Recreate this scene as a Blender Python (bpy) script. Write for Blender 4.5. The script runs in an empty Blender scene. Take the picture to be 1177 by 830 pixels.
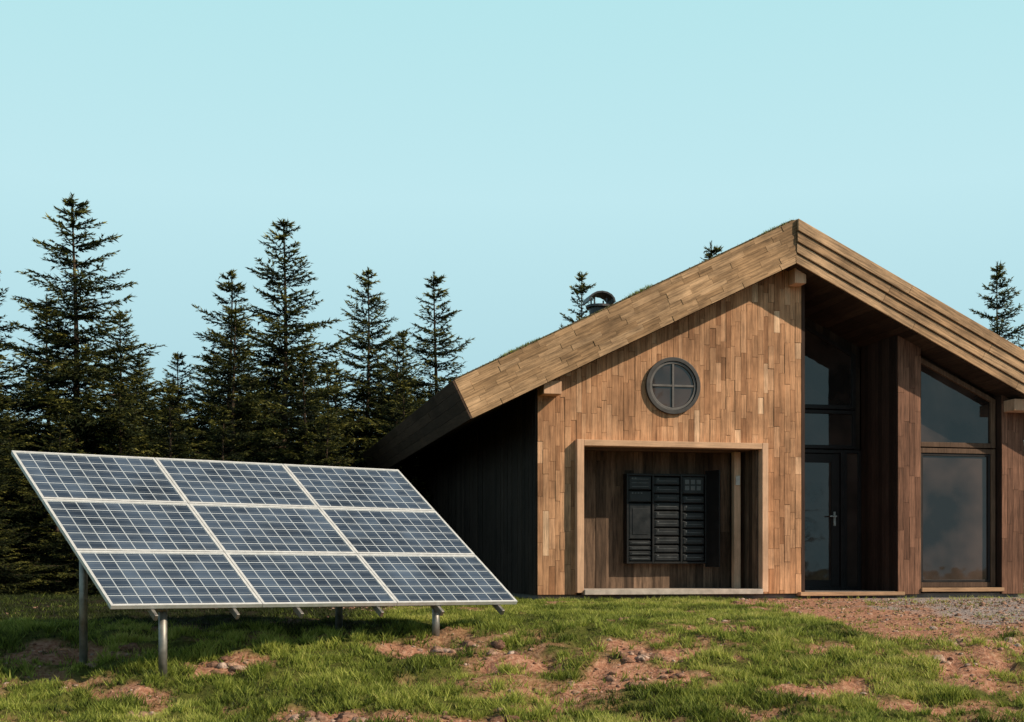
import bpy, math, random
import numpy as np
from mathutils import Vector
random.seed(7); rng=np.random.default_rng(7)
sc=bpy.context.scene
col=sc.collection
# ---------------------------------------------------------------- helpers
def new_mat(name):
    m=bpy.data.materials.new(name); m.use_nodes=True
    nt=m.node_tree; nt.nodes.clear()
    o=nt.nodes.new('ShaderNodeOutputMaterial'); b=nt.nodes.new('ShaderNodeBsdfPrincipled')
    nt.links.new(b.outputs[0],o.inputs[0])
    return m,nt,b,o
def N(nt,t,**kw):
    n=nt.nodes.new(t)
    for k,v in kw.items(): setattr(n,k,v)
    return n
def ramp(nt,fac,stops,interp='LINEAR'):
    r=N(nt,'ShaderNodeValToRGB'); r.color_ramp.interpolation=interp
    el=r.color_ramp.elements
    while len(el)<len(stops): el.new(0.5)
    for e,(p,c) in zip(el,stops):
        e.position=p; e.color=(c[0],c[1],c[2],1) if hasattr(c,'__len__') else (c,c,c,1)
    nt.links.new(fac,r.inputs[0]); return r.outputs[0]
def mult(nt,a,b,f=1.0,mode='MULTIPLY'):
    m=N(nt,'ShaderNodeMix',data_type='RGBA',blend_type=mode); m.inputs[0].default_value=f
    nt.links.new(a,m.inputs[6])
    if hasattr(b,'is_linked') : nt.links.new(b,m.inputs[7])
    else: m.inputs[7].default_value=(b[0],b[1],b[2],1)
    return m.outputs[2]
def wood(name,stops,axis='z',rough=0.75,angle=0.0,grain=(0.55,1.15),bump=0.35,blot=(0.72,1.1),fine=38):
    m,nt,b,o=new_mat(name)
    tc=N(nt,'ShaderNodeTexCoord'); at=N(nt,'ShaderNodeAttribute',attribute_name='tint')
    r1=N(nt,'ShaderNodeMapping'); r1.inputs['Rotation'].default_value=(0,angle,0)
    nt.links.new(tc.outputs['Object'],r1.inputs[0])
    off=N(nt,'ShaderNodeVectorMath',operation='MULTIPLY_ADD')
    nt.links.new(at.outputs['Color'],off.inputs[0]); off.inputs[1].default_value=(37,21,53); nt.links.new(r1.outputs[0],off.inputs[2])
    mp=N(nt,'ShaderNodeMapping')
    mp.inputs['Scale'].default_value={'z':(fine,fine,2.2),'x':(2.2,fine,fine),'y':(fine,2.2,fine)}[axis]
    nt.links.new(off.outputs[0],mp.inputs[0])
    n1=N(nt,'ShaderNodeTexNoise'); n1.inputs['Scale'].default_value=1; n1.inputs['Detail'].default_value=7; n1.inputs['Roughness'].default_value=0.7
    nt.links.new(mp.outputs[0],n1.inputs['Vector'])
    n2=N(nt,'ShaderNodeTexNoise'); n2.inputs['Scale'].default_value=1.3; n2.inputs['Detail'].default_value=8; n2.inputs['Roughness'].default_value=.65
    nt.links.new(tc.outputs['Object'],n2.inputs['Vector'])
    c=ramp(nt,at.outputs['Fac'],stops)
    g=ramp(nt,n1.outputs[0],[(0.32,grain[0]),(0.62,grain[1])])
    c=mult(nt,c,g); bl=ramp(nt,n2.outputs[0],[(0.35,blot[0]),(0.65,blot[1])]); c=mult(nt,c,bl)
    nt.links.new(c,b.inputs['Base Color']); b.inputs['Roughness'].default_value=rough
    b.inputs['Specular IOR Level'].default_value=0.2
    bp=N(nt,'ShaderNodeBump'); bp.inputs['Strength'].default_value=bump; bp.inputs['Distance'].default_value=0.006
    nt.links.new(n1.outputs[0],bp.inputs['Height']); nt.links.new(bp.outputs[0],b.inputs['Normal'])
    return m
def plain(name,c,rough=0.5,metal=0.0,noise=0.25,scale=9,spec=0.5):
    m,nt,b,o=new_mat(name)
    tc=N(nt,'ShaderNodeTexCoord'); n=N(nt,'ShaderNodeTexNoise'); n.inputs['Scale'].default_value=scale; n.inputs['Detail'].default_value=6
    nt.links.new(tc.outputs['Object'],n.inputs['Vector'])
    g=ramp(nt,n.outputs[0],[(0.3,tuple(x*(1-noise) for x in c)),(0.7,tuple(min(1,x*(1+noise)) for x in c))])
    nt.links.new(g,b.inputs['Base Color'])
    rr=ramp(nt,n.outputs[0],[(0.3,max(0,rough-.08)),(0.7,min(1,rough+.08))]); nt.links.new(rr,b.inputs['Roughness'])
    b.inputs['Metallic'].default_value=metal; b.inputs['Specular IOR Level'].default_value=spec
    return m
def mesh_np(name,V,F,tint=None,mats=(),midx=None,parent=None,link=True,smooth=False):
    me=bpy.data.meshes.new(name); V=np.asarray(V,dtype=np.float32); F=np.asarray(F,dtype=np.int32)
    m,k=F.shape
    me.vertices.add(len(V)); me.vertices.foreach_set('co',V.ravel())
    me.loops.add(m*k); me.loops.foreach_set('vertex_index',F.ravel())
    me.polygons.add(m); me.polygons.foreach_set('loop_start',np.arange(0,m*k,k,dtype=np.int32))
    if midx is not None: me.polygons.foreach_set('material_index',np.asarray(midx,dtype=np.int32))
    me.update(calc_edges=True)
    if tint is not None:
        a=me.color_attributes.new('tint','FLOAT_COLOR','POINT'); t=np.asarray(tint,dtype=np.float32)
        if t.ndim==1: t=np.stack([t,t,t,np.ones_like(t)],1)
        a.data.foreach_set('color',t.ravel())
    for q in mats: me.materials.append(q)
    if smooth: me.polygons.foreach_set('use_smooth',np.ones(m,dtype=bool))
    if not link: return me
    ob=bpy.data.objects.new(name,me); col.objects.link(ob)
    if parent: ob.parent=parent
    return ob
class Batch:
    def __init__(s): s.v=[]; s.f=[]; s.t=[]
    def _add(s,vs,fs,t):
        b=len(s.v); s.v+=vs; s.f+=[tuple(b+i for i in f) for f in fs]
        t=random.random() if t is None else t; s.t+=[t]*len(vs)
    def obb(s,c,a,b,d,t=None):
        c,a,b,d=map(Vector,(c,a,b,d)); vs=[]
        for i in (-1,1):
            for j in (-1,1):
                for k in (-1,1): vs.append(tuple(c+a*i+b*j+d*k))
        fs=[(0,1,3,2),(4,6,7,5),(0,4,5,1),(2,3,7,6),(0,2,6,4),(1,5,7,3)]
        s._add(vs,fs,t)
    def box(s,x0,x1,y0,y1,z0,z1,t=None):
        s.obb(((x0+x1)/2,(y0+y1)/2,(z0+z1)/2),((x1-x0)/2,0,0),(0,(y1-y0)/2,0),(0,0,(z1-z0)/2),t)
    def prism(s,pts,w0,w1,t=None):
        n=len(pts); vs=[(p[0],w0,p[1]) for p in pts]+[(p[0],w1,p[1]) for p in pts]
        fs=[tuple(range(n)),tuple(range(2*n-1,n-1,-1))]+[((i+1)%n,i,i+n,(i+1)%n+n) for i in range(n)]
        s._add(vs,fs,t)
    def ring(s,u,z,ro,ri,w0,w1,n=56,t=None):
        vs=[];fs=[]
        for i in range(n):
            a=2*math.pi*i/n; c,d=math.cos(a),math.sin(a)
            vs+=[(u+ro*c,w0,z+ro*d),(u+ri*c,w0,z+ri*d),(u+ro*c,w1,z+ro*d),(u+ri*c,w1,z+ri*d)]
        for i in range(n):
            a=4*i;b=4*((i+1)%n)
            fs+=[(a,b,b+1,a+1),(a,a+2,b+2,b),(a+1,b+1,b+3,a+3),(a+2,a+3,b+3,b+2)]
        s._add(vs,fs,t)
    def cyl(s,x,y,z0,z1,r0,r1=None,n=20,t=None,dx=0,dy=0):
        r1=r0 if r1 is None else r1; vs=[]
        for i in range(n):
            a=2*math.pi*i/n; vs.append((x+r0*math.cos(a),y+r0*math.sin(a),z0))
        for i in range(n):
            a=2*math.pi*i/n; vs.append((x+dx+r1*math.cos(a),y+dy+r1*math.sin(a),z1))
        fs=[tuple(range(n-1,-1,-1)),tuple(range(n,2*n))]+[(i,(i+1)%n,(i+1)%n+n,i+n) for i in range(n)]
        s._add(vs,fs,t)
    def make(s,name,mat,parent=None,bevel=0):
        me=bpy.data.meshes.new(name); me.from_pydata(s.v,[],s.f); me.update()
        a=me.color_attributes.new('tint','FLOAT_COLOR','POINT')
        t=np.array(s.t,dtype=np.float32); a.data.foreach_set('color',np.stack([t,t,t,np.ones_like(t)],1).ravel())
        me.materials.append(mat)
        ob=bpy.data.objects.new(name,me); col.objects.link(ob)
        if parent: ob.parent=parent
        if bevel:
            bv=ob.modifiers.new('bevel','BEVEL'); bv.width=bevel; bv.segments=2; bv.limit_method='ANGLE'
        return ob
def empty(name,loc=(0,0,0),rz=0):
    e=bpy.data.objects.new(name,None); col.objects.link(e); e.location=loc; e.rotation_euler=(0,0,rz); e.empty_display_size=0.2
    return e
def hsh(x,y,s):
    v=np.sin(x*127.1+y*311.7+s*74.7)*43758.5453; return v-np.floor(v)
def vn(x,y,s=0):
    xi=np.floor(x);yi=np.floor(y);fx=x-xi;fy=y-yi
    fx=fx*fx*(3-2*fx);fy=fy*fy*(3-2*fy)
    return (hsh(xi,yi,s)*(1-fx)+hsh(xi+1,yi,s)*fx)*(1-fy)+(hsh(xi,yi+1,s)*(1-fx)+hsh(xi+1,yi+1,s)*fx)*fy
def fbm(x,y,s=0,o=4):
    r=0;a=.5;
    for i in range(o): r=r+a*vn(x*2**i,y*2**i,s+i); a*=.5
    return r/(1-.5**o)
sstep=lambda a,b,x: (lambda t:t*t*(3-2*t))(np.clip((x-a)/(b-a),0,1))
# ---------------------------------------------------------------- terrain functions
HX,HY=0.387,20.0; TH=math.atan(0.2187); cT,sT=math.cos(TH),math.sin(TH)
def to_house(x,y):
    dx,dy=x-HX,y-HY; return dx*cT+dy*sT, -dx*sT+dy*cT
def gz_s(y):
    return np.interp(y,[-400,0,6,10,11,11.55,12.1,13,13.6,15,20,60,700],[-2.2,-1.9,-1.55,-1.24,-1.15,-1.06,-.90,-.70,-.64,-.61,-.52,-.5,-.5])
def ground_z(x,y):
    z=(gz_s(y-.25)+gz_s(y)+gz_s(y+.25))/3
    u,w=to_house(x,y)
    near=sstep(-1.2,-.2,w)*sstep(-1.5,-.5,u)*(1-sstep(9,10,u))
    amp=(1-near)*(1-sstep(40,80,y))
    k=1-.65*sstep(13.3,14.8,y)
    z=z+amp*k*(0.17*(fbm(x*.9,y*.9,3)-.5)+0.15*(fbm(x*3.1,y*3.1,9)-.5)+.07*(fbm(x*9,y*9,19,2)-.5))
    z=z-.09*sstep(2.6,4.2,x)*sstep(12.6,13.6,y)*(1-sstep(15.5,18,y))
    d=dirt(x,y)
    return z-near*.01-.04*d*amp*k
PATCH=[(1.1,11.65,.75,.45),(1.25,12.5,.5,.3),(-2.7,12.0,.5,.25),(4.5,13.0,.95,.6),(4.1,12.2,.4,.7),(-1.0,10.3,1.1,.25),(2.8,11.3,.5,.35),(.1,12.2,.45,.2),(-.9,12.6,.45,.25),
       (3.6,10.6,.6,.4),(-4.3,12.5,.5,.3),(5.2,11.6,.4,.5),(2.2,13.6,.6,.3),(-3.3,11.2,.35,.2),(0.2,10.9,.35,.2),(4.9,13.9,1.1,.6),(1.2,14.4,.4,.3),(3.1,12.6,.4,.35),(1.9,10.5,.5,.2)]
def dirt(x,y):
    n=fbm(x*2.2,y*2.2,21)-.5; n2=fbm(x*7,y*7,31)-.5
    m=np.zeros_like(x,dtype=float)
    for (a,b,rx,ry) in PATCH:
        r=np.sqrt(((x-a)/rx)**2+((y-b)/ry)**2)+n*1.8+n2*1.4
        m=np.maximum(m,1-sstep(.65,1.25,r))
    u,w=to_house(x,y)
    e=y+n*1.0+n2*.5
    lim=2.9+ (20-y)*.10
    m=np.maximum(m, sstep(lim,lim+.4,x+n*1.5)*sstep(13.3,13.9,e)*(1-sstep(60,61,y))*(w<.5))
    m=np.maximum(m, sstep(-.35,-.12,w+n*.5)*(w<.6)*(u>-.3)*(u<10)*.9)
    m=np.maximum(m, .7*sstep(.57,.71,fbm(x*1.3+9,y*1.3,55)+n2*.3))
    return m
def painted_shade(x,y):  # mask for shade painted into soil and grass left of and behind the panels
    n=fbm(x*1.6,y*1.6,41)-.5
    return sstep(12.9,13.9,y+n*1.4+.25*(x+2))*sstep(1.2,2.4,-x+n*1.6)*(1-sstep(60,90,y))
# ---------------------------------------------------------------- ground sheet
def axis(lo,hi,step,far):
    a=list(np.arange(lo,hi,step)); s=step; v=a[-1]
    while v<far: s*=1.25; v+=s; a.append(v)
    s=step; v=lo; pre=[]
    while v>-far: s*=1.25; v-=s; pre.append(v)
    return np.array(pre[::-1]+a)
xs=axis(-9,11,.06,500); ys=axis(8,22,.05,500)
X,Y=np.meshgrid(xs,ys); Z=ground_z(X,Y); D=dirt(X,Y)
nx,ny=len(xs),len(ys)
idx=np.arange(nx*ny).reshape(ny,nx)
F=np.stack([idx[:-1,:-1],idx[:-1,1:],idx[1:,1:],idx[1:,:-1]],-1).reshape(-1,4)
gm,nt,b,o=new_mat('ground_soil_turf')
tc=N(nt,'ShaderNodeTexCoord'); at=N(nt,'ShaderNodeAttribute',attribute_name='tint')
def noi(s,d=8,r=.6):
    n=N(nt,'ShaderNodeTexNoise'); n.inputs['Scale'].default_value=s; n.inputs['Detail'].default_value=d; n.inputs['Roughness'].default_value=r
    nt.links.new(tc.outputs['Object'],n.inputs['Vector']); return n.outputs[0]
nB,nC=noi(22),noi(90,4)
turf=ramp(nt,nB,[(.3,(.050,.055,.014)),(.6,(.115,.125,.028)),(.8,(.20,.15,.06))])
soil=ramp(nt,nB,[(.28,(.19,.080,.048)),(.5,(.40,.20,.13)),(.75,(.56,.36,.26))])
grav=ramp(nt,nC,[(.3,(.14,.12,.12)),(.7,(.48,.43,.42))])
shade_soil=ramp(nt,nB,[(.3,(.010,.010,.006)),(.7,(.035,.03,.016))])  # near-black soil colour of the painted shade
sep=N(nt,'ShaderNodeSeparateColor'); nt.links.new(at.outputs['Color'],sep.inputs[0])
def mixc(f,a,b_):
    m=N(nt,'ShaderNodeMix',data_type='RGBA'); nt.links.new(f,m.inputs[0]); nt.links.new(a,m.inputs[6]); nt.links.new(b_,m.inputs[7]); return m.outputs[2]
cc=mixc(sep.outputs[2],mixc(sep.outputs[0],turf,mixc(sep.outputs[1],soil,grav)),shade_soil)
nt.links.new(cc,b.inputs['Base Color']); b.inputs['Roughness'].default_value=.95; b.inputs['Specular IOR Level'].default_value=.1
bp=N(nt,'ShaderNodeBump'); bp.inputs['Distance'].default_value=.04; bp.inputs['Strength'].default_value=.9
nt.links.new(nB,bp.inputs['Height']); nt.links.new(bp.outputs[0],b.inputs['Normal'])
G=sstep(5.0,5.7,X+(fbm(X*2,Y*2,77)-.5)*2)*sstep(15.3,16.3,Y+(fbm(X*2,Y*2,78)-.5)*2)*.9
SHD=painted_shade(X,Y)
tint=np.stack([D.ravel(),G.ravel(),SHD.ravel(),np.ones(nx*ny)],1)
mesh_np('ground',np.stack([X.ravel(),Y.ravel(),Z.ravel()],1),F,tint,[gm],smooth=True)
# ---------------------------------------------------------------- foliage material
def leafmat(name,stops,trans=.25,rough=.6):
    m,nt,b,o=new_mat(name); at=N(nt,'ShaderNodeAttribute',attribute_name='tint')
    c=ramp(nt,at.outputs['Fac'],stops)
    nt.links.new(c,b.inputs['Base Color']); b.inputs['Roughness'].default_value=rough; b.inputs['Specular IOR Level'].default_value=.25
    t=N(nt,'ShaderNodeBsdfTranslucent'); nt.links.new(c,t.inputs[0])
    ms=N(nt,'ShaderNodeMixShader'); ms.inputs[0].default_value=trans
    nt.links.new(b.outputs[0],ms.inputs[1]); nt.links.new(t.outputs[0],ms.inputs[2]); nt.links.new(ms.outputs[0],o.inputs[0])
    return m
grass_m=leafmat('grass_blade',[(0,(.020,.028,.008)),(.15,(.08,.11,.018)),(.4,(.23,.28,.045)),(.75,(.44,.47,.10)),(1,(.60,.50,.20))],.35)
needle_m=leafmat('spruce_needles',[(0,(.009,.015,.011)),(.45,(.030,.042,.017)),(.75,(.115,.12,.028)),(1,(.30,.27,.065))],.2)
bark_m=plain('spruce_bark',(.08,.055,.04),.9,0,.4,20,.1)
def blades(P,H,per,wd,lean,tv,jit=.16):
    n=len(P); P=np.repeat(P,per,0); H=np.repeat(H,per)*rng.uniform(.5,1.15,n*per); tv=np.clip(np.repeat(tv,per)+rng.normal(0,jit,n*per)*(np.repeat(tv,per)>.05),0,1)
    m=n*per; a=rng.uniform(0,2*np.pi,m); P=P+np.stack([rng.normal(0,.022,m),rng.normal(0,.022,m),np.zeros(m)],1)
    b=rng.uniform(0,2*np.pi,m); W=rng.uniform(.6,1.3,m)*wd
    s=np.stack([np.cos(a)*W/2,np.sin(a)*W/2,np.zeros(m)],1)
    L=H*rng.uniform(.3,1.3,m)*lean
    tip=P+np.stack([np.cos(b)*L,np.sin(b)*L,H],1); base=P-np.array([0,0,.012])
    V=np.stack([base-s,base+s,tip],1).reshape(-1,3)
    T=np.stack([tv*.6,tv*.6,np.clip(tv*1.15,0,1)],1).ravel()
    return V,np.arange(3*m).reshape(-1,3),T
n=210000
gy=8.2+ (24-8.2)*rng.random(n)**1.25; gx=(rng.random(n)*2-1)*(gy*.47+1.6)
d=dirt(gx,gy); cl=fbm(gx*2.6,gy*2.6,5); cl2=fbm(gx*8,gy*8,6)
u,w=to_house(gx,gy); shd=painted_shade(gx,gy)
keep=(rng.random(n)<(1-d)**1.3+.05)&(rng.random(n)<.10+1.8*sstep(.28,.75,cl2))&~((w>-.12)&(u>-.1))&(rng.random(n)>shd*.5)
gx,gy,cl,cl2,shd=gx[keep],gy[keep],cl[keep],cl2[keep],shd[keep]
P=np.stack([gx,gy,ground_z(gx,gy)],1)
Hh=(.014+.078*sstep(.35,.75,cl2)*(.3+1.2*cl))*(1+.015*gy)*(1-.4*sstep(12.8,14.5,gy))
tv=np.clip(.38+1.3*(fbm(gx*1.1,gy*1.1,15)-.45)+.8*(cl2-.5),.06,.95)*(1-shd*.93)  # grass tint darkened inside the painted shade
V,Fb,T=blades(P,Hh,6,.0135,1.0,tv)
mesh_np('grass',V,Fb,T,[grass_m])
# stones
import bmesh
def stones(name,pts,sz,mat,sub=1):
    bm=bmesh.new(); bmesh.ops.create_icosphere(bm,subdivisions=sub,radius=1); bm.verts.ensure_lookup_table()
    bv=np.array([v.co[:] for v in bm.verts]); bf=np.array([[v.index for v in f.verts] for f in bm.faces]); bm.free()
    n=len(pts); k=len(bv)
    V=bv[None]*(1+rng.normal(0,.2,(n,k,1)))*(sz[:,None,None]*rng.uniform(.6,1.3,(n,1,3)))
    V[:,:,2]*=.55
    a=rng.uniform(0,6.28,n); c,s=np.cos(a)[:,None],np.sin(a)[:,None]
    V=np.stack([V[:,:,0]*c-V[:,:,1]*s,V[:,:,0]*s+V[:,:,1]*c,V[:,:,2]],2)+pts[:,None,:]
    Fq=(bf[None]+np.arange(n)[:,None,None]*k).reshape(-1,3)
    t=np.repeat(rng.random(n),k)
    return mesh_np(name,V.reshape(-1,3),Fq,t,[mat])
sm,nt,b,o=new_mat('stone'); at=N(nt,'ShaderNodeAttribute',attribute_name='tint'); tc=N(nt,'ShaderNodeTexCoord')
n1=N(nt,'ShaderNodeTexNoise'); n1.inputs['Scale'].default_value=25; n1.inputs['Detail'].default_value=8; nt.links.new(tc.outputs['Object'],n1.inputs['Vector'])
c=mult(nt,ramp(nt,at.outputs['Fac'],[(0,(.19,.10,.07)),(.6,(.42,.25,.18)),(1,(.50,.38,.32))]),ramp(nt,n1.outputs[0],[(.3,.4),(.65,1.15)]))
nt.links.new(c,b.inputs['Base Color']); b.inputs['Roughness'].default_value=.95; b.inputs['Specular IOR Level'].default_value=.15
bp=N(nt,'ShaderNodeBump'); bp.inputs['Distance'].default_value=.02; nt.links.new(n1.outputs[0],bp.inputs['Height']); nt.links.new(bp.outputs[0],b.inputs['Normal'])
n=70000; px_=rng.uniform(-8,11,n); py_=rng.uniform(9,20.5,n); dd=dirt(px_,py_)
uu,ww=to_house(px_,py_)
k=(dd>.55)&(rng.random(n)<np.where((px_>5)&(py_>15),.6,.25))&(ww<-.05)
px_,py_=px_[k],py_[k]; sz=rng.gamma(2,.005,len(px_))+.004
stones('gravel',np.stack([px_,py_,ground_z(px_,py_)+sz*.1],1),sz,sm)
R=[];S=[]
for (a,b_,rx,c_) in [(-3.65,12.35,.28,26),(-1.55,10.25,.35,34),(1.2,12.35,.3,20),(4.55,13.1,.5,34),(1.05,11.7,.45,16),(-.1,12.45,.25,14),(-2.7,12.1,.35,9),(-2.9,10.35,.2,9),(-.5,12.7,.25,12),(3.9,12.2,.3,9),(-.4,10.5,.4,10),(1.3,14.6,.3,14)]:
    for i in range(c_):
        x=a+random.gauss(0,rx*.5); y=b_+random.gauss(0,rx*.3); s=random.uniform(.02,.08)
        R.append((x,y,float(ground_z(np.array([x]),np.array([y]))[0])+s*.0)); S.append(s)
stones('rocks',np.array(R),np.array(S),sm,2)
# ---------------------------------------------------------------- spruces
def spruce(name,H,seed,spread=.34,bare=.25):
    r=np.random.default_rng(seed); Vs=[];Fs=[];Ts=[];Ms=[];base=0
    def tri(V,t,m):
        nonlocal base
        k=len(V)//3; Vs.append(V); Fs.append(np.arange(base,base+3*k).reshape(-1,3)); base+=3*k
        Ts.append(t); Ms.append(np.full(k,m))
    ns=8; rings=14; zz=np.linspace(0,H,rings)
    bend=np.stack([.05*np.sin(zz*.7+seed),.05*np.cos(zz*.6+seed*2)],1)
    rr=.012*H*(1-zz/H)**.9+.006
    tv=[]
    for i in range(rings-1):
        for j in range(ns):
            a0,a1=2*np.pi*j/ns,2*np.pi*(j+1)/ns
            p=lambda i,a:(bend[i,0]+rr[i]*np.cos(a),bend[i,1]+rr[i]*np.sin(a),zz[i])
            A,B,C,Dd=p(i,a0),p(i,a1),p(i+1,a1),p(i+1,a0); tv+=[A,B,C,A,C,Dd]
    tv=np.array(tv); tri(tv,np.zeros(len(tv)),1)
    z=bare; 
    while z<H-.15:
        dt=H-z; k=int(r.integers(5,8)) if dt>1.2 else int(r.integers(4,6)); a0=r.uniform(0,6.28)
        Lm=spread*dt**.95+.10; lay=r.uniform(.72,1.22)
        nb=k+(3 if dt>3.0 else (1 if dt>1.5 else 0))
        for j in range(nb):
            az=a0+2*np.pi*j/k+r.normal(0,.24) if j<k else r.uniform(0,6.28)
            L=lay*Lm*(r.uniform(.58,1.28) if j<k else r.uniform(.4,.75)); z0=z+r.normal(0,.06)+(0 if j<k else r.uniform(-.28,.1))
            f=np.clip(dt/H*1.35,0,1)
            e0=.55-.92*f+r.normal(0,.12); e1=.05+.32*f
            ca,sa=np.cos(az),np.sin(az)
            def pt(t,_L=L,_z=z0): return np.stack([ca*_L*t,sa*_L*t,_z+_L*(e0*t+e1*(t*t))*.8],-1)
            tt=np.linspace(0,1,5); pp=pt(tt); wv=np.array([-sa,ca,0])
            for q in range(4):
                w0=(.009*L+.004)*(1-tt[q]*.9); w1=(.009*L+.004)*(1-tt[q+1]*.9)
                for vv in (wv,np.array([0,0,1.])):
                    tri(np.array([pp[q]-vv*w0,pp[q]+vv*w0,pp[q+1]+vv*w1]),np.zeros(3),1)
            nt_=max(4,int(L/.095)); ts=np.linspace(.12,.98,nt_)+r.normal(0,.015,nt_)
            ts=np.repeat(ts,2); sg=np.tile([1,-1],nt_)
            tl=(.36*L*(1-ts)*np.clip(ts*4,.3,1)+.10+.03*L)*r.uniform(.5,1.35,len(ts))
            ang=r.uniform(.6,1.1,len(ts))*sg
            dx=np.cos(az+ang);dy=np.sin(az+ang);dz=r.normal(-.18,.18,len(ts))+.35*(1-f)
            tdir=np.stack([dx,dy,dz],1)
            o_=pt(ts); o_=np.concatenate([o_,pt(np.linspace(.1,.95,6))]); 
            tdir=np.concatenate([tdir,np.tile([ca,sa,e0*.8+.1],(6,1))]); tl=np.concatenate([tl,np.full(6,L*.17+.05)])
            kk=np.maximum(3,(tl/.036).astype(int)); rep=np.repeat(np.arange(len(tl)),kk*2)
            s_=r.random(len(rep)); O=o_[rep]+tdir[rep]*(tl[rep]*s_)[:,None]
            O[:,2]-=.15*(tl[rep]*s_)**2
            side=np.cross(tdir[rep],[0,0,1.]); side/=np.linalg.norm(side,axis=1)[:,None]+1e-6
            sg2=r.choice([-1,1],len(rep))[:,None]
            nd=tdir[rep]*.9+side*sg2*r.uniform(.2,.8,(len(rep),1))+np.stack([np.zeros(len(rep))]*2+[r.normal(0.0,.32,len(rep))],1)
            nl=r.uniform(.05,.115,len(rep))[:,None]; tip=O+nd*nl
            wd=np.cross(nd,np.array([0,0,1.])+r.normal(0,.6,(len(rep),3))); wd/=np.linalg.norm(wd,axis=1)[:,None]+1e-6; wd*=r.uniform(.012,.025,(len(rep),1))
            V=np.stack([O-wd,O+wd,tip],1).reshape(-1,3)
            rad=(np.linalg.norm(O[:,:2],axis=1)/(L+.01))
            t=np.clip(.08+.64*rad**1.3+r.normal(0,.13,len(rep))+r.normal(0,.08),0,1)  # sunlit tips painted in: needle tint brightens towards branch ends
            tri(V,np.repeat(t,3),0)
        z+=r.uniform(.36,.56)*(.6+.40*dt/H)
    zt=np.linspace(H-.8,H+.02,110); a=r.uniform(0,6.28,110); O=np.stack([np.interp(zt,zz,bend[:,0]),np.interp(zt,zz,bend[:,1]),zt],1)
    nd=np.stack([np.cos(a)*.07,np.sin(a)*.07,np.full(110,.07)],1); wd=np.stack([-np.sin(a)*.016,np.cos(a)*.016,np.zeros(110)],1)
    tri(np.stack([O-wd,O+wd,O+nd],1).reshape(-1,3),np.full(330,.6),0)
    return mesh_np(name,np.concatenate(Vs),np.concatenate(Fs),np.concatenate(Ts),[needle_m,bark_m],np.concatenate(Ms),link=False)
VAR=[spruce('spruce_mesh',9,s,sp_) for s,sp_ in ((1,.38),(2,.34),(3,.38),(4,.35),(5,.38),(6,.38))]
def tree(x,y,h,v,rot=None,wide=1.0,name='spruce_tree'):
    ob=bpy.data.objects.new(name,VAR[v]); col.objects.link(ob)
    ob.location=(x,y,float(ground_z(np.array([float(x)]),np.array([float(y)]))[0])-.05); s=h/9
    ob.scale=(s*wide,s*wide,s); ob.rotation_euler=(0,0,random.uniform(0,6.28) if rot is None else rot); return ob
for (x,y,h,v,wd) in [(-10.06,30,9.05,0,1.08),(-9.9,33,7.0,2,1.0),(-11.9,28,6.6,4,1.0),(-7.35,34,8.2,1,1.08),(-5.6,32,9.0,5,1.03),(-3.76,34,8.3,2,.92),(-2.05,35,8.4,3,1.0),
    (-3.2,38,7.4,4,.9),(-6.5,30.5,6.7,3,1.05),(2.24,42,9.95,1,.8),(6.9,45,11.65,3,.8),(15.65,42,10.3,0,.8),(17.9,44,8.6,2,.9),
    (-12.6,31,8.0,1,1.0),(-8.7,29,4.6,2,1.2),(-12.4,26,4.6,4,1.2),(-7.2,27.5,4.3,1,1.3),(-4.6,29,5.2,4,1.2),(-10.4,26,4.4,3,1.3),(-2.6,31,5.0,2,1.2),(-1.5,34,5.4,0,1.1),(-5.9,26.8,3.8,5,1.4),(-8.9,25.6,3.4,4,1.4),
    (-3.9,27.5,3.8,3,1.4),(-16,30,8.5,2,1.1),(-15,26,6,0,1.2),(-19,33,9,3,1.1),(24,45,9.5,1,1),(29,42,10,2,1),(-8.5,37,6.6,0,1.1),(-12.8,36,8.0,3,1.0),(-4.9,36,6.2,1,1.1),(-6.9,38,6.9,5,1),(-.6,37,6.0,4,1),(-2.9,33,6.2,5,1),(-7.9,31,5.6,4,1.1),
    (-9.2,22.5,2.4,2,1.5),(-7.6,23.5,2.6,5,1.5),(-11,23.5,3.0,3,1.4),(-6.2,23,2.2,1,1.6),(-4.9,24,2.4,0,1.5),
    (30,-38,13,0,1.2),(38,-45,15,1,1.2),(24,-48,14,2,1.2),(47,-40,14,3,1.2),(33,-52,17,4,1.2),(16,-50,13,2,1.2),(54,-50,16,0,1.2),(40,-36,14,4,1.2),(28,-54,17,1,1.3),(44,-52,18,2,1.3),(20,-42,13,5,1.2)]:  # this row: unseen trees added behind the camera for the window reflections
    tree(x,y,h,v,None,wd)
dc=bpy.data.collections.new('distant_trees_source')
for i in range(76):
    x=-42+i*.62+random.uniform(-.5,.5); y=random.uniform(40,50)
    if x>1.5: continue
    ob=bpy.data.objects.new('distant_spruce',VAR[i%6]); dc.objects.link(ob)
    h=random.uniform(5.3,7.7)*(y/44); s=h/9; ob.scale=(s*1.35,s*1.35,s); ob.location=(x,y,-.55); ob.rotation_euler=(0,0,random.uniform(0,6))
for i in range(16):
    x=12+i*2.2; y=random.uniform(52,60)
    ob=bpy.data.objects.new('distant_spruce',VAR[i%5]); dc.objects.link(ob)
    s=random.uniform(5,7)/9; ob.scale=(s*1.5,s*1.5,s); ob.location=(x,y,-.55); ob.rotation_euler=(0,0,random.uniform(0,6))
e=empty('distant_trees'); e.instance_type='COLLECTION'; e.instance_collection=dc
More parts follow.
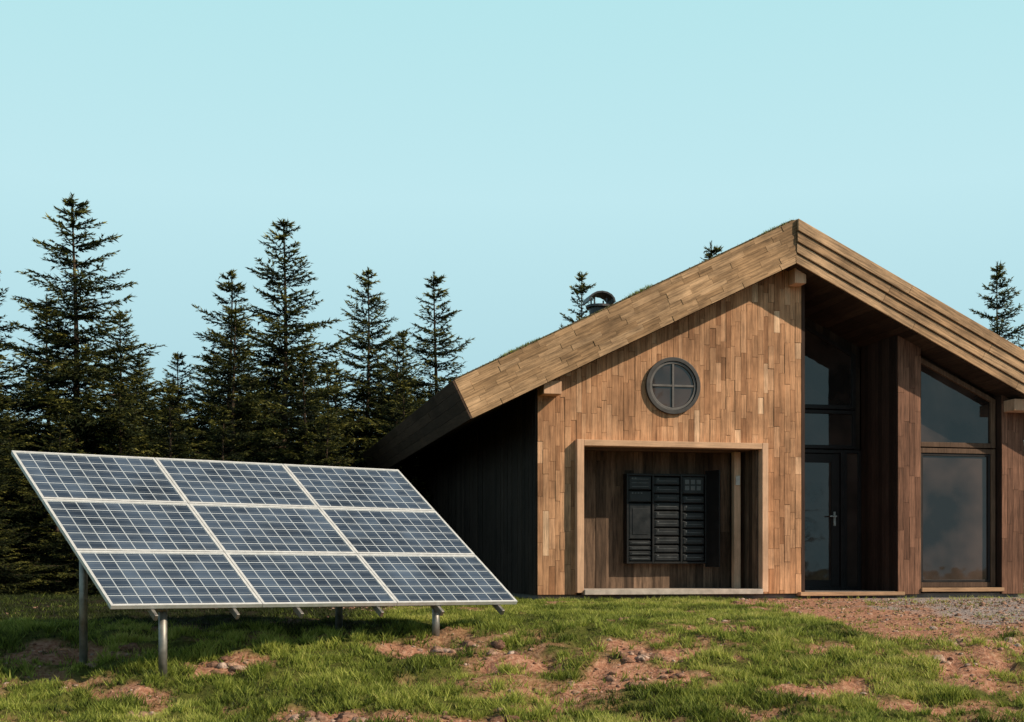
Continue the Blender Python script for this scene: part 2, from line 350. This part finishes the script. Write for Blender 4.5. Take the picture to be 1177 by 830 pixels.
# ---------------------------------------------------------------- house
house=empty('wooden_house',(HX,HY,0),TH)
w_face=wood('facade_cladding',[(0,(.34,.165,.085)),(.1,(.44,.225,.120)),(.75,(.54,.295,.165)),(.93,(.60,.34,.20)),(1,(.74,.49,.32))],'z',grain=(.48,1.18),blot=(.58,1.14))
w_fasc=wood('fascia_wood_left',[(0,(.34,.205,.11)),(.5,(.42,.26,.145)),(1,(.53,.34,.20))],'x',angle=math.atan(.49),grain=(.36,1.25),blot=(.55,1.15))
w_fasr=wood('fascia_wood_right',[(0,(.36,.215,.12)),(.5,(.44,.275,.16)),(1,(.53,.345,.21))],'x',angle=-math.atan(.49),grain=(.36,1.25),blot=(.6,1.12))
w_trim=wood('trim_wood',[(0,(.56,.33,.21)),(1,(.68,.44,.30))],'z',grain=(.75,1.1))
w_post=wood('post_wood',[(0,(.13,.062,.040)),(1,(.24,.12,.078))],'z',grain=(.4,1.3))
w_dark=wood('shaded_cladding',[(0,(.024,.017,.014)),(1,(.060,.041,.032))],'z')  # shade of the side wall and recesses put into the wood colour
w_rev=wood('reveal_shaded_wood',[(0,(.035,.019,.014)),(1,(.075,.040,.030))],'z')  # post wood darkened: shade on the reveals is in the colour
w_porch=wood('porch_cladding',[(0,(.055,.035,.024)),(.5,(.115,.072,.048)),(1,(.22,.14,.095))],'z',grain=(.30,1.35),fine=26)  # dimness inside the porch put into the board colour
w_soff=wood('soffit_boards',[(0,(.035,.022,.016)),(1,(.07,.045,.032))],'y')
m_frame=plain('dark_window_frame',(.016,.013,.014),.5,0,.25,9,.25)
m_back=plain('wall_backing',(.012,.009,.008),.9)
m_conc=plain('foundation_concrete',(.16,.14,.13),.9,0,.3)
m_metal=plain('galvanised_steel',(.42,.41,.40),.42,.85,.2,14)
gl,nt,b,o=new_mat('window_glass'); tc=N(nt,'ShaderNodeTexCoord'); n1=N(nt,'ShaderNodeTexNoise'); n1.inputs['Scale'].default_value=1.1; n1.inputs['Detail'].default_value=3; nt.links.new(tc.outputs['Object'],n1.inputs['Vector'])
nt.links.new(ramp(nt,n1.outputs[0],[(.35,(.012,.010,.010)),(.7,(.075,.050,.042))]),b.inputs['Base Color']); b.inputs['Roughness'].default_value=.03; b.inputs['Specular IOR Level'].default_value=.6
bp=N(nt,'ShaderNodeBump'); bp.inputs['Strength'].default_value=.15; bp.inputs['Distance'].default_value=.03; nt.links.new(n1.outputs[0],bp.inputs['Height']); nt.links.new(bp.outputs[0],b.inputs['Normal'])
RU,RZ=4.04,5.405; SL=.4945; SR=.485; TV=.695; B0=-.45
WR=8.3
def zbot(u): return RZ-TV-(SL*(RU-u) if u<RU else SR*(u-RU))
def boards(b_,u0,u1,z0,topf,w0,w1,wd,lr,gap=.003,hole=None):
    u=u0
    while u<u1-.005:
        ww=min(wd*random.uniform(.8,1.2),u1-u); 
        if u1-(u+ww)<.03: ww=u1-u
        zb=z0
        if hole and u+ww>hole[0] and u<hole[1]: zb=hole[2]
        top=topf(u+ww/2); z=zb-random.uniform(0,lr[0])
        while z<top:
            L=random.uniform(*lr); za=max(z,zb); zt=min(z+L,top)
            if zt-za>.01: b_.box(u+gap/2,u+ww-gap/2,w0-random.uniform(0,.010),w1,za+gap/2,zt-gap/2)
            z+=L
        u+=ww
fb=Batch(); boards(fb,0,4.34,B0,lambda u:zbot(u)+.12,-.022,0,.088,(.25,.75),gap=.004,hole=(.62,3.69,1.9))
fb.make('front_cladding',w_face,house)
bk=Batch()
bk.prism([(.0,B0),(.70,B0),(.70,zbot(.7)+.15),(0,zbot(0)+.15)],.001,.16)
bk.prism([(3.62,B0),(4.34,B0),(4.34,zbot(4.04)+.0),(3.62,zbot(3.62)+.15)],.001,.16)
bk.prism([(.70,1.88),(3.62,1.88),(3.62,zbot(3.62)+.15),(.70,zbot(.7)+.15)],.001,.16)
bk.prism([(0.0,B0),(WR,B0),(WR,zbot(WR)+.1),(RU,zbot(RU)+.1),(0.0,zbot(0)+.1)],12.0,12.2)
bk.box(0.02,.18,.165,11.99,B0,zbot(0)+.12); bk.box(WR-.16,WR,.3,11.99,B0,zbot(WR)+.12)
bk.make('wall_structure',m_back,house)
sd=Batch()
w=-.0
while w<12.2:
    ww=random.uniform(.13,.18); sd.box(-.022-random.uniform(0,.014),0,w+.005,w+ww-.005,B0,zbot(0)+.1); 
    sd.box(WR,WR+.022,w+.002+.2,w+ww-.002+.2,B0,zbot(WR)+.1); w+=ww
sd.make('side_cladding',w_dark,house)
pl=Batch(); pl.box(.03,8.27,.05,12.1,-.9,B0-.005); pl.box(4.36,6.0,.0,1.2,-.8,-.42) ; pl.make('foundation',m_conc,house)
ps=Batch(); rv=Batch()
rv.prism([(4.345,B0),(4.40,B0),(4.40,zbot(4.4)+.1),(4.345,zbot(4.345)+.1)],-.03,1.2)
for (a,b2) in ((6.04,6.445),(7.93,8.34)):
    u=a
    while u<b2-.01:
        ww=.1013; u2=min(u+ww,b2)
        z=B0-.02; topz=zbot(u)+.08
        while z<topz:
            L=random.uniform(.5,1.1); za,zt=z,min(z+L,topz)
            ps.box(u+.002,u2-.002,-.02-random.uniform(0,.006),0,za+.002,zt-.002); z+=L
        u+=ww
    rv.prism([(a+.003,B0-.02),(b2-.003,B0-.02),(b2-.003,zbot(b2)+.08),(a+.003,zbot(a)+.08)],.002,1.25 if a<7 else .35,.5)
w=.01
while w<1.19:
    rv.box(6.025,6.0425,w+.002,w+.118,B0,zbot(6.04)+.05); w+=.12
ps.make('timber_posts',w_post,house); rv.make('post_reveals',w_rev,house)
be=Batch(); be.box(4.11,4.3,-.30,-.05,zbot(4.15)-.20,zbot(4.15)+.1,.6); be.box(.02,.30,-.34,-.03,zbot(.2)-.22,zbot(.2)-.02,.2)
be.box(7.95,8.3,-.34,-.03,zbot(8.1)-.20,zbot(8.1)-.01,.5)
be.make('beam_ends',w_trim,house,.008)
rf=Batch()
nL=Vector((-SL,0,1)).normalized(); nR=Vector((SR,0,1)).normalized()
TH_=.615
def Lp(s,t):
    dx=Vector((-1,0,-SL)).normalized(); p=Vector((RU,0,RZ))+dx*s-nL*t; return (p.x,p.z)
def Rp(s,t):
    dx=Vector((1,0,-SR)).normalized(); p=Vector((RU,0,RZ))+dx*s-nR*t; return (p.x,p.z)
LL=6.04; LRr=6.0
eL0,eL1=Lp(LL,.03),Lp(LL,TH_-.02); eR0,eR1=Rp(LRr,.03),Rp(LRr,TH_-.02)
rf.prism([(RU,RZ-.03),eL0,eL1,(RU,RZ-TV+.02)],-.46,12.6,.4)
rf.prism([(RU,RZ-TV+.02),eR1,eR0,(RU,RZ-.03)],-.46,12.6,.6)
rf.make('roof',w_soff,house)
so=Batch()
for P_ in (Lp,Rp):
    s=.4
    while s<5.9:
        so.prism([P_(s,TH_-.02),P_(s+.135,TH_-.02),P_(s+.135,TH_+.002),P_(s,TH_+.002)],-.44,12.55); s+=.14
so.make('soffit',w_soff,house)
def mitre(P_,sv,t,K,sgn):
    p=P_(sv,t)
    if (p[0]-RU)*sgn<.002: return (RU+.002*sgn,RZ-math.sqrt(1+K*K)*t)
    return p
fl=Batch(); rows=7; rh=TH_/rows
for r_ in range(rows):
    t0=r_*rh; s=-(t0+rh)*SL-random.uniform(0,.3)
    while s<LL:
        e2=min(s+random.uniform(.18,.6),LL)
        if LL-e2<.12: e2=LL
        pts=[mitre(Lp,s+.0015,t0+.001,SL,-1),mitre(Lp,e2-.0015,t0+.001,SL,-1),mitre(Lp,e2-.0015,t0+rh-.001,SL,-1),mitre(Lp,s+.0015,t0+rh-.001,SL,-1)]
        if abs(pts[0][0]-pts[1][0])>.005: fl.prism(pts,-.50-random.uniform(0,.010),-.462)
        s=e2
fl.make('fascia_left',w_fasc,house)
fr=Batch(); rws=[(0,.17,-.57),(.178,.32,-.545),(.328,.47,-.52),(.478,TH_,-.495)]
for (t0,t1,wf) in rws:
    s=-t1*SR
    while s<LRr:
        e2=min(s+random.uniform(1.6,3.2),LRr)
        pts=[mitre(Rp,e2-.002,t0+.003,SR,1),mitre(Rp,s+.001,t0+.003,SR,1),mitre(Rp,s+.001,t1-.006,SR,1),mitre(Rp,e2-.002,t1-.006,SR,1)][::-1]
        if abs(pts[0][0]-pts[1][0])>.01 or abs(pts[2][0]-pts[3][0])>.01: fr.prism(pts,wf,-.462)
        s=e2
fr.make('fascia_right',w_fasr,house,.004)
ev=Batch(); 
for r_ in range(4):
    t0=r_*TH_/4; t1=t0+TH_/4-.004
    w=-.50
    while w<12.6:
        w2=min(w+random.uniform(1.5,3.5),12.6)
        ev.prism([Lp(LL+.002,t0),Lp(LL+.028+random.uniform(0,.006),t0),Lp(LL+.03,t1),Lp(LL+.002,t1)],w,w2-.004)
        ev.prism([Rp(LRr+.03,t0),Rp(LRr+.002,t0),Rp(LRr+.002,t1),Rp(LRr+.03,t1)],w,w2-.004); w=w2
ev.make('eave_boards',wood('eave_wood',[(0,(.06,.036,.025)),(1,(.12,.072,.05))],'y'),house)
tf=Batch(); tf.prism([Lp(0,-.0),Lp(0,-.03),Lp(LL-.05,-.03),Lp(LL-.05,-.0)],-.38,12.5,.5); tf.prism([Rp(0,-.0),Rp(LRr-.05,0),Rp(LRr-.05,-.03),Rp(0,-.03)],-.38,12.5,.5)
tf.make('turf_roof',gm,house)
n=9000; s=rng.uniform(0,LL-.1,n); side=rng.random(n)<.6; wv=np.where(rng.random(n)<.6,rng.uniform(-.40,.3,n),rng.uniform(-.40,12,n))
pa=np.array([ (Lp(a,-.02) if q else Rp(a,-.02)) for a,q in zip(s,side)])
Pp=np.stack([pa[:,0],wv,pa[:,1]],1); pm=fbm(s*1.5+wv*.3,side*9.,8)
V,Fb,T=blades(Pp,.008+.045*sstep(.45,.75,pm),3,.012,.9,np.clip(pm,0,.8)*.6); mesh_np('roof_grass',V,Fb,T,[grass_m],parent=house)
# porch box
tr=Batch(); 
tr.box(.59,.70,-.16,.02,-.42,1.935,.4); tr.box(3.62,3.72,-.16,.02,-.42,1.935,.7)
tr.make('porch_frame_sides',w_trim,house,.006)
tr=Batch(); tr.box(.7025,3.6175,-.157,.02,1.84,1.932,.5); tr.make('porch_frame_top',wood('trim_wood_h',[(0,(.50,.30,.18)),(1,(.62,.40,.27))],'x',grain=(.75,1.1)),house,.006)
tr=Batch(); tr.box(.7025,3.6175,-.20,.85,-.45,-.37,.5); tr.make('porch_floor',plain('pale_threshold',(.42,.36,.32),.7),house,.006)
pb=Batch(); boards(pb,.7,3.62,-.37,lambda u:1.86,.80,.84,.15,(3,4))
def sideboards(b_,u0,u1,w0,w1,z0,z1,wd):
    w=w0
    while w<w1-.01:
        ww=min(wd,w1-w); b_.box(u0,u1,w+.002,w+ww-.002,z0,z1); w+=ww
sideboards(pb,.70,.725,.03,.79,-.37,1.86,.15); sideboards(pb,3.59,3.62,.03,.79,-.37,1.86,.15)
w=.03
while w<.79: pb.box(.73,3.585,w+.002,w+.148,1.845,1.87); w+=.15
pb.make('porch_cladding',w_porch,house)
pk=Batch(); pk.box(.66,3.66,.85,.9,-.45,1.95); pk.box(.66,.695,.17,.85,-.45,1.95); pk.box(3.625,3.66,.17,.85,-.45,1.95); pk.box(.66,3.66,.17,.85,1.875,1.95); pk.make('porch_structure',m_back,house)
pp_=Batch(); pp_.box(3.38,3.49,.42,.54,-.37,1.84,.9); pp_.make('porch_post',w_trim,house,.005)
sw=Batch(); sw.box(3.40,3.47,.39,.418,1.30,1.45); sw.make('switch_box',plain('white_plastic',(.6,.58,.56),.5),house,.004)
# round window
rw=Batch(); cu,cz=2.17,2.81
rw.ring(cu,cz,.445,.385,-.085,-.02); rw.make('round_window_frame',plain('round_frame_paint',(.035,.030,.030),.5,0,.25),house,.004)
rw=Batch(); rw.ring(cu,cz,.382,.345,-.062,-.028)
rw.box(cu-.016,cu+.016,-.058,-.036,cz-.34,cz+.34); rw.box(cu-.34,cu-.018,-.058,-.036,cz-.016,cz+.016); rw.box(cu+.018,cu+.34,-.058,-.036,cz-.016,cz+.016)
rw.make('round_window_mullions',plain('grey_sash',(.10,.09,.088),.5,0,.2),house,.004)
rg=Batch(); rg.ring(cu,cz,.36,.001,-.0345,-.033); rg.make('round_window_glass',gl,house)
# entry
fm=Batch(); gg=Batch(); W0=1.2
def frame(b_,u0,u1,z0,z1,t,w0,w1):
    b_.box(u0,u0+t,w0,w1,z0,z1); b_.box(u1-t,u1,w0,w1,z0,z1); b_.box(u0+t+.001,u1-t-.001,w0+.002,w1,z1-t,z1); b_.box(u0+t+.001,u1-t-.001,w0+.002,w1,z0,z0+t)
ew=Batch(); ew.prism([(4.40,B0),(6.04,B0),(6.04,zbot(6.04)+.1),(4.40,zbot(4.4)+.1)],W0+.10,W0+.2); ew.make('entry_wall',m_back,house)
def trap(b_,u0,u1,z0,za,zb,t,w0,w1):
    b_.box(u0,u0+t,w0,w1,z0,za-t*.6); b_.box(u1-t,u1,w0,w1,z0,zb-t*.2); b_.box(u0+t+.001,u1-t-.001,w0+.002,w1,z0,z0+t)
    b_.prism([(u0-.0,za-t),(u1+.0,zb-t),(u1+.0,zb),(u0-.0,za)],w0-.004,w1-.002)
trap(fm,4.42,5.92,2.68,4.40,3.62,.07,W0,W0+.1)
gg.prism([(4.48,2.72),(5.87,2.72),(5.87,3.62),(4.48,4.34)],W0+.04,W0+.05)
frame(fm,4.42,5.92,2.0,2.66,.06,W0,W0+.1); gg.box(4.47,5.87,W0+.04,W0+.05,2.04,2.62)
frame(fm,5.70,6.022,-.42,1.98,.055,W0,W0+.1); gg.box(5.74,5.98,W0+.04,W0+.05,-.38,1.94)
frame(fm,4.42,5.69,-.42,1.98,.06,W0-.02,W0+.1)
frame(fm,4.49,5.62,-.40,1.91,.15,W0+.01,W0+.07); gg.box(4.62,5.5,W0+.035,W0+.045,-.27,1.78)
hd=Batch(); hd.box(5.50,5.54,W0-.012,W0+.008,.68,.92); hd.box(5.515,5.53,W0-.06,W0-.012,.83,.85); hd.box(5.40,5.532,W0-.075,W0-.058,.828,.852); hd.make('door_handle',m_metal,house,.003)
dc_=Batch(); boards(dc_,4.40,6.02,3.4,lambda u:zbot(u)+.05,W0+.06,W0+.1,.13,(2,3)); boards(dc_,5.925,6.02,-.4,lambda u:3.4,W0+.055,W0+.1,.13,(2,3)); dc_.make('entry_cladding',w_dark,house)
fm.make('entry_frames',m_frame,house,.004)
fw=Batch(); ww0=.12
trap(fw,6.455,7.90,1.96,3.46,2.77,.08,ww0,ww0+.12)
gg.prism([(6.52,2.02),(7.84,2.02),(7.84,2.76),(6.52,3.38)],ww0+.05,ww0+.06)
frame(fw,6.455,7.90,-.36,1.94,.08,ww0,ww0+.12); gg.box(6.52,7.84,ww0+.05,ww0+.06,-.3,1.87)
fw.make('side_window_frame',wood('window_frame_wood',[(0,(.10,.06,.042)),(1,(.17,.105,.07))],'z'),house,.005)
inn=Batch(); frame(inn,6.54,7.815,-.275,1.855,.04,ww0+.02,ww0+.048); inn.make('side_window_sash',m_frame,house,.003)
gg.make('window_panes',gl,house)
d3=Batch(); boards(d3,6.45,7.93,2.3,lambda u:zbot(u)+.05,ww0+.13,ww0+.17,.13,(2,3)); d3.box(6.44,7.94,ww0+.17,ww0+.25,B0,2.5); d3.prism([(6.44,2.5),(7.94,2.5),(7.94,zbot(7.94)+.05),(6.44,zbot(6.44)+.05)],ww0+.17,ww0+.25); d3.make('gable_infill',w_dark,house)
st=Batch(); st.box(4.28,6.10,-.14,.12,-.485,-.425,.5); st.box(6.45,7.95,-.06,.115,-.43,-.365,.4); st.make('door_sills',wood('sill_wood',[(0,(.38,.22,.13)),(1,(.5,.32,.2))],'x'),house,.006)
# chimney
m_dm=plain('dark_flashing',(.05,.05,.055),.45,.6)
ch=Batch(); ch.cyl(1.85,3.0,3.9,4.60,.17); ch.cyl(1.85,3.0,4.60,4.64,.235); 
for a in range(4): ch.box(1.85+.16*math.cos(a*1.57+.78)-.012,1.85+.16*math.cos(a*1.57+.78)+.012,3+.16*math.sin(a*1.57+.78)-.012,3+.16*math.sin(a*1.57+.78)+.012,4.64,4.76)
for i in range(8):
    a0=math.pi*i/8;a1=math.pi*(i+1)/8; R_=.25
    ch.prism([(1.85+R_*math.cos(a0),4.68+.19*math.sin(a0)),(1.85+R_*math.cos(a1),4.68+.19*math.sin(a1)),(1.85+(R_-.03)*math.cos(a1),4.68+.16*math.sin(a1)),(1.85+(R_-.03)*math.cos(a0),4.68+.16*math.sin(a0))][::-1],2.78,3.22)
ch.make('chimney_cowl',m_dm,house)
# ---------------------------------------------------------------- server rack
rack=empty('server_rack',(HX,HY,0),TH)
m_blk=plain('rack_black',(.008,.008,.009),.45,.0,.3,9,.3); m_blk2=plain('rack_module',(.014,.015,.017),.4,.0,.3,9,.35); m_blk3=plain('rack_highlight',(.09,.095,.10),.4,.0,.3)
c=Batch(); a0,a1,z0,z1=1.62,2.98,.03,1.48; wf=.60
c.box(a0,a1,.77,.795,z0,z1)
bays=[(a0+.03,a0+.43),(a0+.46,a0+.91),(a0+.94,a1-.03)]
for x in (a0,bays[0][1],bays[1][1],a1-.03): c.box(x,x+.03,wf,.77,z0,z1)
for (p,q) in bays: c.box(p+.001,q-.001,wf+.002,.77,z1-.035,z1); c.box(p+.001,q-.001,wf+.002,.77,z0,z0+.03)
c.obb((a1+.045,wf-.14,(z0+z1)/2),(.055,-.17,0),(.010,.003,0),(0,0,.78))
c.make('cabinet',m_blk,rack,.004)
md=Batch(); hl=Batch()
def module(p,q,za,zb,slots=0,leds=0):
    md.box(p+.012,q-.012,wf+.03,.76,za+.006,zb-.006)
    md.box(p+.03,q-.03,wf+.02,wf+.029,za+.016,zb-.016)
    for i in range(slots):
        zc=za+.02+(zb-za-.04)*(i+.5)/slots; hl.box(p+.06,q-.06,wf+.014,wf+.0195,zc-.004,zc+.004)
    for i in range(leds):
        hl.box(p+.06+i*.05,p+.085+i*.05,wf+.012,wf+.0195,zb-.045,zb-.025)
p,q=bays[0]; module(p,q,1.22,1.44,3,2); module(p,q,1.02,1.20,0,4); module(p,q,.42,1.0,0,0); md.box(p+.07,q-.07,wf+.01,wf+.0195,.5,.92)
for i in range(4): module(p,q,.07+i*.085,.15+i*.085,1,0)
p,q=bays[1]
for i in range(10): module(p,q,.07+i*.137,.195+i*.137,1,1)
p,q=bays[2]; module(p,q,1.16,1.44,0,0)
for i in range(3):
    for j in range(2): hl.box(p+.05+i*.1,p+.12+i*.1,wf+.012,wf+.0195,1.22+j*.1,1.29+j*.1)
for i in range(8): module(p,q,.07+i*.134,.19+i*.134,1,1)
md.make('battery_modules',m_blk2,rack,.003); hl.make('handles_and_vents',m_blk3,rack)
# ---------------------------------------------------------------- solar array
sol=empty('solar_panel_array')
BL=Vector((-3.442,11.2,-.351)); E1=Vector((3.504,2.17,-.023)); E2=Vector((-1.338,1.25,1.447)); NN=E1.cross(E2).normalized()
h1=E1.normalized(); h2=E2.normalized(); L1,L2=E1.length,E2.length
m_alu=plain('anodised_frame',(.66,.67,.68),.4,.2,.1,20)
cm,nt,b,o=new_mat('solar_cells'); uvn=N(nt,'ShaderNodeUVMap'); sx=N(nt,'ShaderNodeSeparateXYZ'); nt.links.new(uvn.outputs[0],sx.inputs[0])
def M(op,a,b_=None,c_=None):
    n=N(nt,'ShaderNodeMath',operation=op)
    for i,v in enumerate((a,b_,c_)):
        if v is None: continue
        if hasattr(v,'is_linked'): nt.links.new(v,n.inputs[i])
        else: n.inputs[i].default_value=v
    return n.outputs[0]
def line(s,hw):
    f=M('FRACT',s); dd=M('ABSOLUTE',M('SUBTRACT',f,.5)); return M('GREATER_THAN',dd,.5-hw)
gx_=line(sx.outputs[0],.035); gy_=line(sx.outputs[1],.04)
bus=line(M('ADD',M('MULTIPLY',sx.outputs[1],2.0),.5),.045)
fl_=N(nt,'ShaderNodeVectorMath',operation='FLOOR'); nt.links.new(uvn.outputs[0],fl_.inputs[0])
wn=N(nt,'ShaderNodeTexWhiteNoise'); nt.links.new(fl_.outputs[0],wn.inputs[0])
tcs=N(nt,'ShaderNodeTexCoord'); vo=N(nt,'ShaderNodeTexNoise'); vo.inputs['Scale'].default_value=2.2; vo.inputs['Detail'].default_value=7; nt.links.new(tcs.outputs['Object'],vo.inputs['Vector'])
cell=mult(nt,ramp(nt,wn.outputs[0],[(0,(.026,.040,.064)),(1,(.050,.072,.108))]),ramp(nt,vo.outputs[0],[(.3,.7),(.7,1.8)]))
c1=N(nt,'ShaderNodeMix',data_type='RGBA'); nt.links.new(M('MULTIPLY',bus,.35),c1.inputs[0]); nt.links.new(cell,c1.inputs[6]); c1.inputs[7].default_value=(.30,.34,.38,1)
c2=N(nt,'ShaderNodeMix',data_type='RGBA'); nt.links.new(M('MAXIMUM',gx_,gy_),c2.inputs[0]); nt.links.new(c1.outputs[2],c2.inputs[6]); c2.inputs[7].default_value=(.46,.51,.56,1)
nt.links.new(c2.outputs[2],b.inputs['Base Color']); b.inputs['Roughness'].default_value=.3; b.inputs['Coat Weight'].default_value=.5; b.inputs['Coat Roughness'].default_value=.06
fa=Batch(); V=[];Fq=[];UV=[]
def at_(a,b_,k=0): return BL+h1*a+h2*b_+NN*k
pw,ph=L1/3,L2/3; ft=.024
for i in range(3):
    for j in range(3):
        a0_,a1_=i*pw+.004,(i+1)*pw-.004; b0_,b1_=j*ph+.004,(j+1)*ph-.004
        for (ca_,cb_,ha,hb) in ((a0_+ft/2,(b0_+b1_)/2,ft/2,(b1_-b0_)/2),(a1_-ft/2,(b0_+b1_)/2,ft/2,(b1_-b0_)/2),((a0_+a1_)/2,b0_+ft/2,(a1_-a0_)/2-ft,ft/2-.0005),((a0_+a1_)/2,b1_-ft/2,(a1_-a0_)/2-ft,ft/2-.0005)):
            fa.obb(at_(ca_,cb_,-.015),h1*ha,h2*hb,NN*.02)
        bb=len(V)
        for (p,q,uu,vv) in ((a0_+ft,b0_+ft,0,0),(a1_-ft,b0_+ft,1,0),(a1_-ft,b1_-ft,1,1),(a0_+ft,b1_-ft,0,1)):
            V.append(tuple(at_(p,q,-.003))); UV.append((uu*10+i*20,vv*6+j*12))
        Fq.append((bb,bb+1,bb+2,bb+3))
        fa.obb(at_((a0_+a1_)/2,(b0_+b1_)/2,-.012),h1*((a1_-a0_)/2-ft),h2*((b1_-b0_)/2-ft),NN*.004)
fa.make('panel_frames',m_alu,sol)
ob=mesh_np('panel_cells',V,Fq,None,[cm],parent=sol)
uvl=ob.data.uv_layers.new(name='UVMap')
for l in ob.data.loops: uvl.data[l.index].uv=UV[l.vertex_index]
sp_=Batch()
for t in (.09,.27,.42,.62,.78,.95):
    sp_.obb(at_(L1*t,L2*.5-.03,-.075),h1*.016,h2*(L2*.5+.05),NN*.03)
for s in (.08,.55): sp_.obb(at_(L1*.5,L2*s,-.14),h1*(L1*.48),h2*.03,NN*.033)
m_st=plain('weathered_steel',(.25,.235,.22),.5,.7,.3,14)
sp_.make('support_rails',m_st,sol,.004)
lg=Batch()
for (t,s) in ((.13,.06),(.80,.06),(.081,.60),(.711,.60)):
    p=at_(L1*t,L2*s,-.13); gz=float(ground_z(np.array([p.x]),np.array([p.y]))[0]); lg.cyl(p.x,p.y,gz-.1,p.z+.02,.038); lg.cyl(p.x,p.y,p.z-.04,p.z-.0,.055)
lo=lg.make('legs',m_st,sol)
for p in lo.data.polygons: p.use_smooth=len(p.vertices)==4
# ---------------------------------------------------------------- light, sky, camera
S=Vector((.738,-.355,.574)).normalized()
sl=bpy.data.lights.new('sun','SUN'); sl.energy=5.0; sl.angle=math.radians(.5); sl.color=(1,.85,.64)
so_=bpy.data.objects.new('sun',sl); col.objects.link(so_); so_.rotation_euler=S.to_track_quat('Z','Y').to_euler(); so_.location=(20,-10,20)
wd=bpy.data.worlds.new('World'); sc.world=wd; wd.use_nodes=True; nt=wd.node_tree; nt.nodes.clear()
out=N(nt,'ShaderNodeOutputWorld'); sky=N(nt,'ShaderNodeTexSky',sky_type='NISHITA'); sky.sun_disc=False
sky.sun_elevation=math.radians(35); sky.sun_rotation=math.atan2(S.x,S.y)
b1=N(nt,'ShaderNodeBackground'); b1.inputs[1].default_value=.05; nt.links.new(sky.outputs[0],b1.inputs[0])
tc=N(nt,'ShaderNodeTexCoord'); sx=N(nt,'ShaderNodeSeparateXYZ'); nt.links.new(tc.outputs['Generated'],sx.inputs[0])
hz_=ramp(nt,sx.outputs[2],[(0,(.40,.64,.71)),(.14,(.46,.72,.79)),(.27,(.53,.81,.87)),(.40,(.47,.79,.84))])
b2=N(nt,'ShaderNodeBackground'); b2.inputs[1].default_value=1.0; nt.links.new(hz_,b2.inputs[0])
fac=ramp(nt,sx.outputs[2],[(.40,1.0),(.48,0.0)])
ms=N(nt,'ShaderNodeMixShader'); nt.links.new(fac,ms.inputs[0]); nt.links.new(b1.outputs[0],ms.inputs[1]); nt.links.new(b2.outputs[0],ms.inputs[2]); nt.links.new(ms.outputs[0],out.inputs[0])
cd=bpy.data.cameras.new('camera'); cam=bpy.data.objects.new('camera',cd); col.objects.link(cam); cam.location=(0,0,0); cam.rotation_euler=(math.pi/2,0,0)
cd.sensor_width=36; cd.lens=1500/1177*36; cd.shift_y=235/1177; cd.clip_end=2000; cd.clip_start=.05
sc.camera=cam
sc.view_settings.view_transform='Standard'; sc.view_settings.look='None'; sc.view_settings.exposure=0
